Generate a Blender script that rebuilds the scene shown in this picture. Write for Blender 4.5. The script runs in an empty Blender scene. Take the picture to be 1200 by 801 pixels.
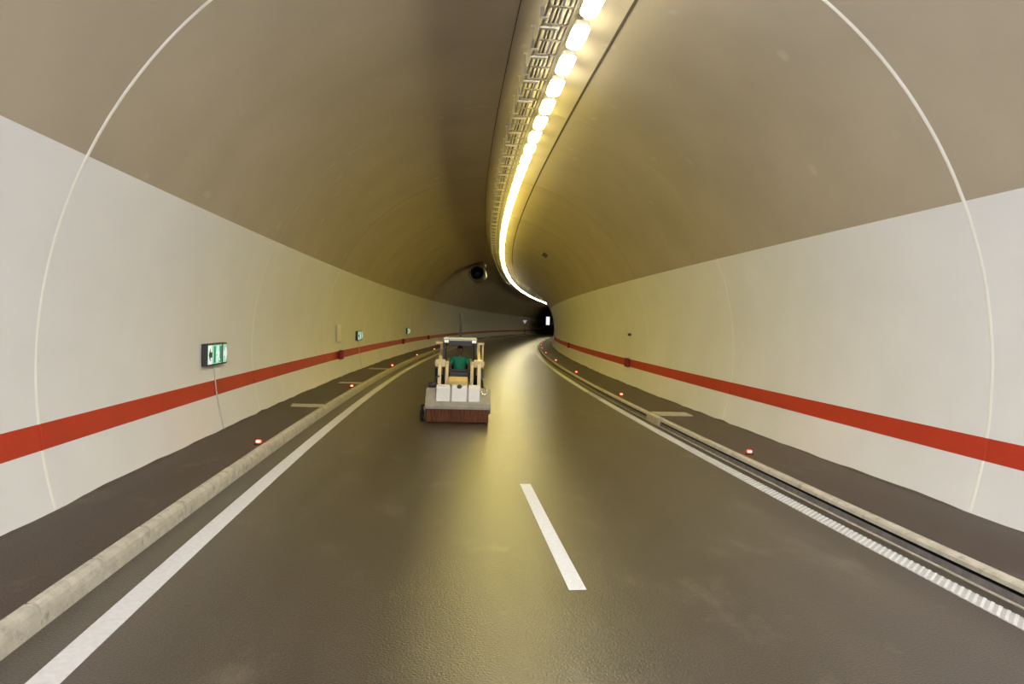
import bpy, bmesh, math, random
from mathutils import Vector, Matrix
random.seed(7)
C = bpy.context.scene.collection
SC = bpy.context.scene
PI = math.pi

# ------------------------------------------------------------------ tunnel axis (gentle right-hand bend)
K0, K1, G = 2.7242737e-3, -1.3237088e-5, -0.2294e-4
XC, ZC, RAD = 1.3158, 1.7514, 5.6448          # lining circle
ZBASE, ZCOL, ZST, ZSB = 0.187, 4.077, 1.133, 0.847
S1 = 150.0

def axis(s):
    if s <= S1:
        th = K0*s + K1*s*s/2
        return (K0*s**2/2 + K1*s**3/6, s - K0*K0*s**3/6, G*s*s/2, th)
    x, y, z, th = axis(S1)
    k = K0 + K1*S1
    d = s - S1
    return (x + d*math.sin(th + k*d/2), y + d*math.cos(th + k*d/2), z + G*S1*d, th + k*d)

def P(s, X, Z):
    x, y, z, th = axis(s)
    return Vector((x + X*math.cos(th), y - X*math.sin(th), z + Z))

def heading(s):
    return -axis(s)[3]

def wallx(z, side):
    return XC + side*math.sqrt(RAD*RAD - (z - ZC)**2)

def crown(x):
    return ZC + math.sqrt(RAD*RAD - (x - XC)**2)

# ------------------------------------------------------------------ materials
def mat(name, base, rough=0.6, metal=0.0, var=0.0, vscale=3.0, bump=0.0, bscale=40.0, emit=None, estr=0.0, spec=0.5, second=None):
    m = bpy.data.materials.new(name); m.use_nodes = True
    nt = m.node_tree; n = nt.nodes; l = nt.links
    b = n['Principled BSDF']
    b.inputs['Base Color'].default_value = (*base, 1)
    b.inputs['Roughness'].default_value = rough
    b.inputs['Metallic'].default_value = metal
    b.inputs['Specular IOR Level'].default_value = spec
    if emit:
        b.inputs['Emission Color'].default_value = (*emit, 1)
        b.inputs['Emission Strength'].default_value = estr
    if var or second:
        tc = n.new('ShaderNodeTexCoord'); nz = n.new('ShaderNodeTexNoise')
        nz.inputs['Scale'].default_value = vscale; nz.inputs['Detail'].default_value = 6
        l.new(tc.outputs['Object'], nz.inputs['Vector'])
        cr = n.new('ShaderNodeValToRGB')
        lo = tuple(c*(1-var) for c in base); hi = second if second else tuple(min(1, c*(1+var)) for c in base)
        cr.color_ramp.elements[0].color = (*lo, 1); cr.color_ramp.elements[1].color = (*hi, 1)
        cr.color_ramp.elements[0].position = .32; cr.color_ramp.elements[1].position = .68
        l.new(nz.outputs['Fac'], cr.inputs['Fac']); l.new(cr.outputs['Color'], b.inputs['Base Color'])
    if bump:
        tc = n.new('ShaderNodeTexCoord'); nz = n.new('ShaderNodeTexNoise')
        nz.inputs['Scale'].default_value = bscale; nz.inputs['Detail'].default_value = 4
        l.new(tc.outputs['Object'], nz.inputs['Vector'])
        bp = n.new('ShaderNodeBump'); bp.inputs['Strength'].default_value = bump; bp.inputs['Distance'].default_value = .02
        l.new(nz.outputs['Fac'], bp.inputs['Height']); l.new(bp.outputs['Normal'], b.inputs['Normal'])
    return m

def asphalt(name, base, dust, rough, fine=110., dustlo=.60, dusthi=.78, rlo=None, spec=.5):
    m = bpy.data.materials.new(name); m.use_nodes = True
    nt = m.node_tree; n = nt.nodes; l = nt.links; b = n['Principled BSDF']
    tc = n.new('ShaderNodeTexCoord')
    def noise(sc, det, scale3=None):
        z = n.new('ShaderNodeTexNoise'); z.inputs['Scale'].default_value = sc; z.inputs['Detail'].default_value = det
        if scale3:
            mp = n.new('ShaderNodeMapping'); mp.inputs['Scale'].default_value = scale3
            l.new(tc.outputs['Object'], mp.inputs['Vector']); l.new(mp.outputs['Vector'], z.inputs['Vector'])
        else: l.new(tc.outputs['Object'], z.inputs['Vector'])
        return z
    def ramp(src, p0, p1, c0, c1):
        r = n.new('ShaderNodeValToRGB'); e = r.color_ramp.elements
        e[0].position, e[1].position = p0, p1; e[0].color = (*c0, 1); e[1].color = (*c1, 1)
        l.new(src.outputs['Fac'], r.inputs['Fac']); return r
    grit = noise(fine, 3)
    g = ramp(grit, .3, .72, tuple(c*.4 for c in base), tuple(c*1.9 for c in base))
    streak = noise(1.0, 4, (1.6, .12, 1))
    st = ramp(streak, .3, .7, (.78, .77, .76), (1.2, 1.2, 1.18))
    mx = n.new('ShaderNodeMix'); mx.data_type = 'RGBA'; mx.blend_type = 'MULTIPLY'; mx.inputs[0].default_value = 1
    l.new(g.outputs['Color'], mx.inputs[6]); l.new(st.outputs['Color'], mx.inputs[7])
    d1 = noise(1.3, 12, (1, .6, 1)); d1.inputs['Roughness'].default_value = .68; dm = ramp(d1, dustlo, dusthi, (0, 0, 0), (.75, .75, .75))
    m2 = n.new('ShaderNodeMix'); m2.data_type = 'RGBA'
    l.new(dm.outputs['Color'], m2.inputs[0]); l.new(mx.outputs[2], m2.inputs[6]); m2.inputs[7].default_value = (*dust, 1)
    l.new(m2.outputs[2], b.inputs['Base Color'])
    b.inputs['Specular IOR Level'].default_value = spec
    b.inputs['Roughness'].default_value = rough
    bp = n.new('ShaderNodeBump'); bp.inputs['Strength'].default_value = .5; bp.inputs['Distance'].default_value = .01
    l.new(grit.outputs['Fac'], bp.inputs['Height']); l.new(bp.outputs['Normal'], b.inputs['Normal'])
    return m

def ceiling_paint():
    m = mat('ceiling_paint', (.41, .352, .268), .55, var=.07, vscale=.6)
    nt = m.node_tree; n = nt.nodes; l = nt.links; b = n['Principled BSDF']
    tc = n.new('ShaderNodeTexCoord')
    v = n.new('ShaderNodeTexVoronoi'); v.inputs['Scale'].default_value = 1.1; v.inputs['Randomness'].default_value = 1
    nz = n.new('ShaderNodeTexNoise'); nz.inputs['Scale'].default_value = 5; nz.inputs['Detail'].default_value = 4
    l.new(tc.outputs['Object'], v.inputs['Vector']); l.new(tc.outputs['Object'], nz.inputs['Vector'])
    ad = n.new('ShaderNodeMath'); ad.operation = 'MULTIPLY_ADD'; ad.inputs[1].default_value = .35
    l.new(nz.outputs['Fac'], ad.inputs[0]); l.new(v.outputs['Distance'], ad.inputs[2])
    r = n.new('ShaderNodeValToRGB'); e = r.color_ramp.elements
    e[0].position = .22; e[0].color = (.38, .38, .38, 1); e[1].position = .32; e[1].color = (0, 0, 0, 1)
    l.new(ad.outputs[0], r.inputs['Fac'])
    old = b.inputs['Base Color'].links[0].from_socket
    mx = n.new('ShaderNodeMix'); mx.data_type = 'RGBA'
    l.new(r.outputs['Color'], mx.inputs[0]); l.new(old, mx.inputs[6]); mx.inputs[7].default_value = (.56, .53, .45, 1)
    l.new(mx.outputs[2], b.inputs['Base Color'])
    return m

M = {}
M['white'] = mat('wall_white_paint', (.75, .75, .75), .5, var=.03, vscale=.7, bump=.05, bscale=3)
M['red'] = mat('wall_red_paint', (.46, .032, .012), .5, var=.06, vscale=2)
M['ceil'] = ceiling_paint()
M['joint'] = mat('joint_sealant', (.86, .85, .80), .5)
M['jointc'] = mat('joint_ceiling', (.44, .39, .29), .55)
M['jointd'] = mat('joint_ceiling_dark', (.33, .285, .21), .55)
M['seam'] = mat('seam_dark', (.06, .045, .03), .8)
M['road'] = asphalt('road_asphalt', (.048, .037, .028), (.20, .17, .115), .29, dustlo=.56, dusthi=.78, fine=60, spec=1.0)
M['walk'] = asphalt('sidewalk_asphalt', (.046, .032, .024), (.16, .13, .09), .52, fine=70, spec=.4, dustlo=.57, dusthi=.76)
M['kerb'] = mat('kerb_concrete', (.46, .425, .345), .85, var=.14, vscale=7, bump=.4, bscale=60)
def kerb_stain():
    m = M['kerb']; nt = m.node_tree; n = nt.nodes; l = nt.links; b = n['Principled BSDF']
    tc = n.new('ShaderNodeTexCoord'); nz = n.new('ShaderNodeTexNoise'); nz.inputs['Scale'].default_value = 6; nz.inputs['Detail'].default_value = 8; nz.inputs['Roughness'].default_value = .7
    l.new(tc.outputs['Object'], nz.inputs['Vector'])
    r = n.new('ShaderNodeValToRGB'); e = r.color_ramp.elements; e[0].position = .56; e[0].color = (0, 0, 0, 1); e[1].position = .70; e[1].color = (.75, .75, .75, 1)
    l.new(nz.outputs['Fac'], r.inputs['Fac'])
    old = b.inputs['Base Color'].links[0].from_socket
    mx = n.new('ShaderNodeMix'); mx.data_type = 'RGBA'
    l.new(r.outputs['Color'], mx.inputs[0]); l.new(old, mx.inputs[6]); mx.inputs[7].default_value = (.16, .14, .11, 1)
    l.new(mx.outputs[2], b.inputs['Base Color'])
kerb_stain()
M['slab'] = mat('slab_concrete', (.46, .41, .31), .85, var=.15, vscale=9, bump=.3, bscale=60)
M['gutter'] = mat('gutter_grey', (.15, .135, .13), .8, var=.2, vscale=8)
M['black'] = mat('slot_black', (.012, .011, .01), .9)
M['lip'] = mat('gutter_lip', (.50, .44, .38), .7, var=.2, vscale=12)
M['paint'] = mat('road_paint_white', (.66, .655, .655), .65, var=.07, vscale=20, bump=.2, bscale=120)
M['painth'] = mat('road_paint_thin', (.46, .45, .44), .7, var=.1, vscale=20)
M['alu'] = mat('lamp_housing', (.62, .61, .58), .4, .3)
M['galv'] = mat('galvanised_steel', (.36, .33, .28), .42, .55, var=.1, vscale=15)
M['cable'] = mat('cable_grey', (.20, .18, .16), .6)
M['cablew'] = mat('cable_white', (.62, .60, .56), .5)
M['drk'] = mat('dark_plastic', (.035, .035, .035), .5)
M['redbox'] = mat('box_dark_red', (.22, .012, .012), .5)
M['green'] = mat('sign_green_lit', (.0, .17, .10), .3, emit=(.03, .42, .25), estr=.35)
M['greenl'] = mat('sign_pale_green_lit', (.3, .6, .45), .3, emit=(.38, .82, .62), estr=.42)
M['signw'] = mat('sign_white_lit', (.7, .75, .72), .3, emit=(.85, 1, .93), estr=.6)
M['dkgreen'] = mat('sign_dark_green', (.004, .06, .03), .35)
M['ledred'] = mat('marker_red_lens', (.5, .01, .01), .2, emit=(1, .10, .06), estr=5)
M['ledcore'] = mat('marker_core', (.8, .3, .2), .2, emit=(1, .45, .30), estr=4)
M['sheet'] = mat('lit_sign_white', (.8, .8, .8), .4, emit=(1, 1, 1), estr=.95)
M['trisign'] = mat('sign_pale_glow', (.75, .74, .72), .4, emit=(1, .97, .9), estr=.3)  # emission stands in for light the plate would throw back
M['fan'] = mat('fan_casing', (.13, .125, .12), .45, .5)
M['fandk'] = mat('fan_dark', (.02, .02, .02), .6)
M['cream'] = mat('loader_cream', (.74, .60, .36), .4, var=.06, vscale=6)
M['yellow'] = mat('loader_yellow', (.74, .55, .20), .4, var=.06, vscale=6)
M['roof'] = mat('cab_roof_white', (.78, .76, .72), .4)
M['steelbk'] = mat('cab_black_steel', (.03, .03, .033), .45)
M['mesh'] = mat('cab_grille', (.16, .15, .14), .5, .3)
M['tyre'] = mat('tyre_rubber', (.018, .017, .016), .85, bump=.3, bscale=30)
M['hood'] = mat('sweeper_hood_grey', (.33, .30, .245), .5, .1, var=.12, vscale=6)
M['tank'] = mat('tank_white_plastic', (.82, .80, .80), .4, var=.03, vscale=8)
M['strap'] = mat('tank_groove', (.34, .31, .27), .6)
M['worklamp'] = mat('work_lamp_glass', (.85, .85, .85), .2, emit=(1, .97, .92), estr=.3)
M['chrome'] = mat('bright_metal', (.8, .8, .8), .25, .8)
M['shirt'] = mat('green_shirt', (.015, .26, .14), .85, var=.12, vscale=9)
M['trouser'] = mat('dark_trousers', (.03, .028, .032), .9, var=.2, vscale=9)
M['skin'] = mat('skin', (.20, .105, .065), .55, var=.05, vscale=12)
M['hair'] = mat('hair_black', (.012, .010, .009), .7)
M['seatm'] = mat('seat_vinyl', (.03, .03, .032), .6)
M['eye'] = mat('eye_white', (.7, .68, .64), .3)

def bristles():
    m = bpy.data.materials.new('brush_bristles'); m.use_nodes = True
    nt = m.node_tree; n = nt.nodes; l = nt.links; b = n['Principled BSDF']
    tc = n.new('ShaderNodeTexCoord'); mp = n.new('ShaderNodeMapping'); mp.inputs['Scale'].default_value = (26, 1.5, 1.5)
    nz = n.new('ShaderNodeTexNoise'); nz.inputs['Scale'].default_value = 2; nz.inputs['Detail'].default_value = 4
    l.new(tc.outputs['Object'], mp.inputs['Vector']); l.new(mp.outputs['Vector'], nz.inputs['Vector'])
    r = n.new('ShaderNodeValToRGB'); e = r.color_ramp.elements
    e[0].position, e[1].position = .3, .7; e[0].color = (.07, .020, .009, 1); e[1].color = (.21, .078, .034, 1)
    l.new(nz.outputs['Fac'], r.inputs['Fac']); l.new(r.outputs['Color'], b.inputs['Base Color'])
    b.inputs['Roughness'].default_value = .9
    bp = n.new('ShaderNodeBump'); bp.inputs['Strength'].default_value = .6
    l.new(nz.outputs['Fac'], bp.inputs['Height']); l.new(bp.outputs['Normal'], b.inputs['Normal'])
    return m
M['bristle'] = bristles()

# ------------------------------------------------------------------ mesh helpers
def link(name, me, mats, parent=None):
    o = bpy.data.objects.new(name, me); C.objects.link(o)
    for m in (mats if isinstance(mats, (list, tuple)) else [mats]): me.materials.append(m)
    if parent is not None: o.parent = parent
    return o

class B:
    """collects shapes into one mesh"""
    def __init__(self): self.bm = bmesh.new()
    def xf(self, verts, loc, rot):
        mt = Matrix.Translation(Vector(loc))
        if rot: mt = mt @ (Matrix.Rotation(rot[2], 4, 'Z') @ Matrix.Rotation(rot[1], 4, 'Y') @ Matrix.Rotation(rot[0], 4, 'X'))
        bmesh.ops.transform(self.bm, matrix=mt, verts=verts)
    def box(self, c, d, bev=0.0, rot=None, mi=0, seg=2):
        t = bmesh.new()
        bmesh.ops.create_cube(t, size=1)
        bmesh.ops.scale(t, vec=d, verts=t.verts)
        if bev: bmesh.ops.bevel(t, geom=list(t.edges), offset=bev, segments=seg, profile=.5, affect='EDGES')
        return self.merge(t, c, rot, mi)
    def merge(self, t, loc=(0, 0, 0), rot=None, mi=0):
        vm = {}
        new = []
        for v in t.verts:
            w = self.bm.verts.new(v.co); vm[v] = w; new.append(w)
        for f in t.faces:
            try:
                g = self.bm.faces.new([vm[v] for v in f.verts]); g.material_index = mi; g.smooth = f.smooth
            except ValueError: pass
        t.free()
        self.xf(new, loc, rot)
        return self
    def cyl(self, a, b, r, r2=None, n=16, mi=0, smooth=True):
        a, b = Vector(a), Vector(b); d = b - a
        t = bmesh.new()
        bmesh.ops.create_cone(t, cap_ends=True, segments=n, radius1=r, radius2=r if r2 is None else r2, depth=d.length)
        q = d.to_track_quat('Z', 'Y').to_matrix().to_4x4()
        bmesh.ops.transform(t, matrix=Matrix.Translation((a+b)/2) @ q, verts=t.verts)
        if smooth:
            for f in t.faces:
                if len(f.verts) == 4: f.smooth = True
        return self.merge(t, mi=mi)
    def tube(self, pts, r, n=8, mi=0, cap=True):
        pts = [Vector(p) for p in pts]; rings = []
        for i, p in enumerate(pts):
            d = (pts[min(i+1, len(pts)-1)] - pts[max(i-1, 0)]).normalized()
            up = Vector((0, 0, 1)) if abs(d.z) < .95 else Vector((1, 0, 0))
            u = d.cross(up).normalized(); w = u.cross(d)
            rr = r[i] if isinstance(r, (list, tuple)) else r
            rings.append([self.bm.verts.new(p + rr*(math.cos(2*PI*k/n)*u + math.sin(2*PI*k/n)*w)) for k in range(n)])
        for A, Bb in zip(rings, rings[1:]):
            for k in range(n):
                f = self.bm.faces.new((A[k], A[(k+1) % n], Bb[(k+1) % n], Bb[k])); f.smooth = True; f.material_index = mi
        if cap:
            for rg in (rings[0][::-1], rings[-1]):
                f = self.bm.faces.new(rg); f.material_index = mi
        return self
    def prism(self, poly, axis_i, a, b, bev=0.0, mi=0):
        """poly: 2D outline; extruded along axis_i (0=x: poly is (y,z); 1=y: (x,z); 2=z: (x,y))"""
        t = bmesh.new()
        def co(p, h):
            return {0: (h, p[0], p[1]), 1: (p[0], h, p[1]), 2: (p[0], p[1], h)}[axis_i]
        lo = [t.verts.new(co(p, a)) for p in poly]; hi = [t.verts.new(co(p, b)) for p in poly]
        n = len(poly)
        t.faces.new(lo); t.faces.new(hi[::-1])
        for k in range(n): t.faces.new((lo[k], hi[k], hi[(k+1) % n], lo[(k+1) % n]))
        bmesh.ops.recalc_face_normals(t, faces=t.faces)
        if bev: bmesh.ops.bevel(t, geom=list(t.edges), offset=bev, segments=2, profile=.5, affect='EDGES')
        return self.merge(t, mi=mi)
    def lathe(self, prof, n=24, loc=(0, 0, 0), rot=None, mi=0):
        """prof: (r,z) turned about z"""
        t = bmesh.new(); rings = []
        for r, z in prof:
            if r < 1e-5: rings.append([t.verts.new((0, 0, z))])
            else: rings.append([t.verts.new((r*math.cos(2*PI*k/n), r*math.sin(2*PI*k/n), z)) for k in range(n)])
        for A, Bb in zip(rings, rings[1:]):
            for k in range(n):
                a0, a1 = A[k % len(A)], A[(k+1) % len(A)]; b0, b1 = Bb[k % len(Bb)], Bb[(k+1) % len(Bb)]
                vs = []
                for v in (a0, a1, b1, b0):
                    if v not in vs: vs.append(v)
                if len(vs) > 2:
                    f = t.faces.new(vs); f.smooth = True
        bmesh.ops.recalc_face_normals(t, faces=t.faces)
        return self.merge(t, loc, rot, mi)
    def mesh(self, name):
        bmesh.ops.recalc_face_normals(self.bm, faces=self.bm.faces)
        me = bpy.data.meshes.new(name); self.bm.to_mesh(me); self.bm.free(); return me
    def obj(self, name, mats, parent=None):
        return link(name, self.mesh(name), mats, parent)

def tag(o, label=None, cat=None, group=None, kind=None):
    if label: o['label'] = label
    if cat: o['category'] = cat
    if group: o['group'] = group
    if kind: o['kind'] = kind
    return o

def thing(name, loc, rz, label, cat, group=None):
    o = bpy.data.objects.new(name, None); C.objects.link(o); o.empty_display_size = .2
    o.location = loc; o.rotation_euler = (0, 0, rz)
    return tag(o, label, cat, group)

def dup(root, loc, rz, label=None, group=None, swap=None):
    r = root.copy(); C.objects.link(r); r.location = loc; r.rotation_euler = (0, 0, rz)
    if label: r['label'] = label
    if group: r['group'] = group
    for ch in list(root.children):
        c = ch.copy(); C.objects.link(c); c.parent = r
        if swap and ch.name.split('.')[0] in swap: c.data = swap[ch.name.split('.')[0]]
        for g in list(ch.children):
            d = g.copy(); C.objects.link(d); d.parent = c
    return r

def stations(a, b, near=.5, far=2.0):
    out = [a]
    while out[-1] < b - 1e-6:
        s = out[-1]; out.append(min(b, s + (near if s < 40 else far)))
    return out

def sweep(name, prof, a, b, mats, mis=None, closed=False, smooth=False, parent=None, near=.5, far=2.0, jit=None):
    """prof: list of (X,Z) cross-section points swept along the tunnel axis; mis: material index per profile segment"""
    bm = bmesh.new(); rows = []
    for s in stations(a, b, near, far):
        rows.append([bm.verts.new(P(s, X, Z) if not jit else P(s, X, Z) + jit(s, i)) for i, (X, Z) in enumerate(prof)])
    n = len(prof); segs = n if closed else n-1
    for A, Bb in zip(rows, rows[1:]):
        for k in range(segs):
            f = bm.faces.new((A[k], A[(k+1) % n], Bb[(k+1) % n], Bb[k]))
            f.smooth = smooth
            if mis: f.material_index = mis[k]
    if closed:
        bm.faces.new(rows[0][::-1]); bm.faces.new(rows[-1])
        bmesh.ops.recalc_face_normals(bm, faces=bm.faces)
    me = bpy.data.meshes.new(name); bm.to_mesh(me); bm.free()
    return link(name, me, mats, parent)

A0, A1 = -9.0, 235.0

# ------------------------------------------------------------------ the setting
tag(sweep('floor', [(-2.95, 0), (-2.2, 0), (-1, 0), (1.3, 0), (3.5, 0), (5.0, 0), (5.42, 0)], A0, A1, M['road']), kind='structure')

def arc(a0, a1, n):
    return [(XC + RAD*math.cos(a0 + (a1-a0)*i/n), ZC + RAD*math.sin(a0 + (a1-a0)*i/n)) for i in range(n+1)]
def ang(z): return math.asin((z - ZC)/RAD)
segs = [(0.05, ZBASE, 1, 0), (ZBASE, ZSB, 4, 0), (ZSB, ZST, 2, 1), (ZST, ZCOL, 14, 0)]
right, mis = [], []
for z0, z1, n, mi in segs:
    pts = arc(ang(z0), ang(z1), n)
    right += pts if not right else pts[1:]
    mis += [mi]*n
left = [(2*XC - x, z) for x, z in right]
tag(sweep('wall_right', right, A0, A1, [M['white'], M['red']], mis, smooth=True), kind='structure')
tag(sweep('wall_left', left, A0, A1, [M['white'], M['red']], mis, smooth=True), kind='structure')
tag(sweep('ceiling', arc(ang(ZCOL), PI - ang(ZCOL), 44), A0, A1, M['ceil'], smooth=True), kind='structure')
# unseen end cap, added beyond the bend to keep sky light out
b = B(); b.prism([(x, z) for x, z in arc(ang(0.05), PI - ang(0.05), 40)], 1, 0, .3)
eb = b.obj('added_end_cap', M['ceil']); eb.location = P(A1 - .5, 0, 0); eb.rotation_euler = (0, 0, heading(A1)); tag(eb, kind='structure')

rnd = [random.uniform(-1, 1) for _ in range(900)]
def wj(i_edge):
    def f(s, i):
        if i != i_edge: return Vector((0, 0, 0))
        k = int((s - A0)*2) % 900
        return Vector((0, 0, .014*rnd[k] + .012*rnd[(k//5 + 300) % 900]))
    return f
XKL, XKR = -2.87, 5.28
sl = [(wallx(.2, -1) - .02, .205), (wallx(.2, -1)+.06, .187), (-3.6, .186), (XKL - .10, .184), (XKL - .10, -.02)]
tag(sweep('sidewalk_left', sl, A0, A1, M['walk'], jit=wj(0)), kind='structure')
sr = [(XKR + .10, -.02), (XKR + .10, .186), (6.1, .187), (wallx(.2, 1) - .06, .187), (wallx(.2, 1) + .02, .205)]
tag(sweep('sidewalk_right', sr, A0, A1, M['walk'], jit=wj(4)), kind='structure')

# left kerb : chain of rounded kerbstones with open joints, one continuous strip
def kerb_left():
    prof = [(XKL + .01, -.01), (XKL + .006, .10), (XKL - .006, .150), (XKL - .026, .180), (XKL - .052, .192), (XKL - .105, .194), (XKL - .112, -.01)]
    bm = bmesh.new(); rows = []; s = A0
    st = []
    while s < A1:
        L_ = .96 if s < 70 else 3.0
        if s < 70: st += [(s + .004, .010), (s + .014, 0), (s + L_*.5, 0), (s + L_ - .014, 0), (s + L_ - .004, .010)]
        else: st += [(s, 0)]
        s += L_
    for q, (s, inset) in enumerate(st):
        wob = .004*rnd[(q//5) % 900] if s < 70 else 0
        row = []
        for k, (X, Z) in enumerate(prof):
            cx, cz = XKL - .055, .08
            f = 1 - inset*24
            row.append(bm.verts.new(P(s, (cx + (X-cx)*f + wob) if 0 < k < 6 else X, (cz + (Z-cz)*f) if 0 < k < 6 else Z)))
        rows.append(row)
    for Aa, Bb in zip(rows, rows[1:]):
        for k in range(len(prof)-1):
            f = bm.faces.new((Aa[k], Aa[k+1], Bb[k+1], Bb[k])); f.smooth = False
    bmesh.ops.recalc_face_normals(bm, faces=bm.faces)
    me = bpy.data.meshes.new('kerb_left'); bm.to_mesh(me); bm.free()
    return link('kerb_left', me, M['kerb'])
tag(kerb_left(), kind='structure')

# right kerb : light lip at the road, grey drain face, long black inlet slot under a light kerb beam
prof = [(XKR - .03, .002), (XKR - .03, .016), (XKR - .004, .016), (XKR - .002, .092), (XKR + .06, .094), (XKR + .06, .126),
        (XKR - .006, .128), (XKR - .002, .170), (XKR + .018, .192), (XKR + .05, .196), (XKR + .105, .196), (XKR + .105, .0)]
tag(sweep('kerb_right', prof, A0, A1, [M['kerb'], M['gutter'], M['black'], M['lip']], [3, 3, 1, 2, 2, 2, 0, 0, 0, 0, 0]), kind='structure')

# sealed ring joints of the lining
nt_ = 0
def ring(s, w, top=True, amax=None):
    global nt_
    nt_ += 1
    bm = bmesh.new(); rows = []
    br = [(ang(ZBASE + .02), 4), (ang(ZSB), 2), (ang(ZST), 16), (ang(ZCOL), 25), (PI/2, 25), (PI - ang(ZCOL), 16), (PI - ang(ZST), 2), (PI - ang(ZSB), 4), (PI - ang(ZBASE + .02), 0)]
    AA = [br[0][0]]
    for (a, n), (a2, _) in zip(br, br[1:]): AA += [a + (a2 - a)*(i+1)/n for i in range(n)]
    for a in AA:
        rr = [RAD - .001, RAD - .007, RAD - .007, RAD - .001]; ss = [s - w/2, s - w*.3, s + w*.3, s + w/2]
        rows.append([bm.verts.new(P(t, XC + r*math.cos(a), ZC + r*math.sin(a))) for r, t in zip(rr, ss)])
    for Aa, Bb in zip(rows, rows[1:]):
        for k in range(3):
            f = bm.faces.new((Aa[k], Aa[k+1], Bb[k+1], Bb[k])); f.smooth = True
    bm.faces.ensure_lookup_table()
    for f in bm.faces:
        zc = f.calc_center_median().z - axis(s)[2]
        f.material_index = 1 if zc > ZCOL else 2 if ZSB < zc < ZST else 0
    me = bpy.data.meshes.new('trim'); bm.to_mesh(me); bm.free()
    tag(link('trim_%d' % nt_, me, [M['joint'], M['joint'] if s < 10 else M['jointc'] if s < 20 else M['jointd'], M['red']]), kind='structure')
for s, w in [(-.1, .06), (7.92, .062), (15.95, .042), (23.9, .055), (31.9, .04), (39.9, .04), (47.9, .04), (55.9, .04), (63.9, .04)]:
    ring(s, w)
# long dark seams of the crown strip
def seam(dx, w, s1):
    global nt_
    nt_ += 1
    x0, x1 = XC + dx - w/2, XC + dx + w/2
    pr = [(x0, crown(x0) - .001), (x0, crown(x0) - .012), (x1, crown(x1) - .012), (x1, crown(x1) - .001)]
    tag(sweep('trim_%d' % nt_, pr, A0, s1, M['seam']), kind='structure')
seam(1.4505, .042, 150); seam(-.1905, .014, 60)

# ------------------------------------------------------------------ road markings
def strip(name, x0, x1, a, b, ribs=False, step=None):
    bm = bmesh.new()
    z = .004
    sk = .10 if ribs else 0
    def rowv(s, zz): return [bm.verts.new(P(s - sk, x0, .0005)), bm.verts.new(P(s - sk, x0, zz)), bm.verts.new(P(s + sk, x1, zz)), bm.verts.new(P(s + sk, x1, .0005))]
    rows = []
    if ribs:
        s = a
        while s < 24:
            for d, zz in ((0, z), (.040, z), (.045, .011), (.080, .011), (.085, z)): rows.append(rowv(s + d, zz))
            s += .09
        for s in stations(24, b): rows.append(rowv(s, z))
    else:
        for s in (stations(a, b) if not step else [a + (b-a)*i/step for i in range(step+1)]): rows.append(rowv(s, z))
    for Aa, Bb in zip(rows, rows[1:]):
        for k in range(3):
            f = bm.faces.new((Aa[k], Aa[k+1], Bb[k+1], Bb[k]))
            if ribs and max(v.co.z for v in f.verts) < .0055 + abs(f.calc_center_median().y)*0 and f.calc_center_median().y < 24: f.material_index = 1
    bm.faces.new(rows[0]); bm.faces.new(rows[-1][::-1])
    bmesh.ops.recalc_face_normals(bm, faces=bm.faces)
    me = bpy.data.meshes.new(name); bm.to_mesh(me); bm.free()
    return link(name, me, [M['paint'], M['painth']])
tag(strip('edge_line', -2.53, -2.315, A0 + 9.5, 180), 'solid white edge line painted along the left side of the road', 'road marking')
tag(strip('edge_line', 4.885, 5.095, A0 + 9.5, 180, ribs=True), 'ribbed white edge line along the right side of the road, beside the drain kerb', 'road marking')
def dash(a, b_, x0, x1, label):
    bm = bmesh.new(); n = 8; rows = []
    for i in range(n+1):
        s = a + (b_-a)*i/n
        rows.append([bm.verts.new(P(s, x0, .0005)), bm.verts.new(P(s, x0, .004)), bm.verts.new(P(s, x1, .004)), bm.verts.new(P(s, x1, .0005))])
    for Aa, Bb in zip(rows, rows[1:]):
        for k in range(3): bm.faces.new((Aa[k], Aa[k+1], Bb[k+1], Bb[k]))
    bm.faces.new(rows[0]); bm.faces.new(rows[-1][::-1]); bmesh.ops.recalc_face_normals(bm, faces=bm.faces)
    me = bpy.data.meshes.new('lane_dash'); bm.to_mesh(me); bm.free()
    return tag(link('lane_dash', me, M['paint']), label, 'road marking')
dash(6.02, 10.07, 1.275, 1.435, 'short white centre line dash on the asphalt in front of the loader')

# ------------------------------------------------------------------ concrete cover slabs on the sidewalks
def slab(pts, z0, z1, label):
    bm = bmesh.new()
    lo = [bm.verts.new(P(s, X, z0)) for s, X in pts]; hi = [bm.verts.new(P(s, X, z1)) for s, X in pts]
    n = len(pts); bm.faces.new(lo); bm.faces.new(hi[::-1])
    for k in range(n): bm.faces.new((lo[k], hi[k], hi[(k+1) % n], lo[(k+1) % n]))
    bmesh.ops.recalc_face_normals(bm, faces=bm.faces)
    bmesh.ops.bevel(bm, geom=list(bm.edges), offset=.006, segments=1, affect='EDGES')
    me = bpy.data.meshes.new('cover_slab'); bm.to_mesh(me); bm.free()
    return tag(link('cover_slab', me, M['slab']), label, 'cover slab')
slab([(17.05, -3.70), (17.05, -2.985), (17.55, -2.985), (17.55, -3.78)], .17, .202, 'pale concrete cover slab across the left sidewalk, nearest of the three on that side')
slab([(23.4, -3.72), (23.4, -2.985), (23.8, -2.985), (23.8, -3.72)], .17, .202, 'pale slab across the left sidewalk just beyond the second red marker, tinted red by it')
slab([(30.3, -3.82), (30.3, -2.985), (30.9, -2.985), (30.9, -3.82)], .17, .202, 'pale slab across the left sidewalk below the second green-edged wall sign')
r_ = slab([(16.75, 5.40), (16.75, 6.30), (17.35, 6.30), (17.35, 5.40)], .17, .215, 'pale concrete slab lying across the right sidewalk beside the drain kerb')
b = B()
bm = b.bm
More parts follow.
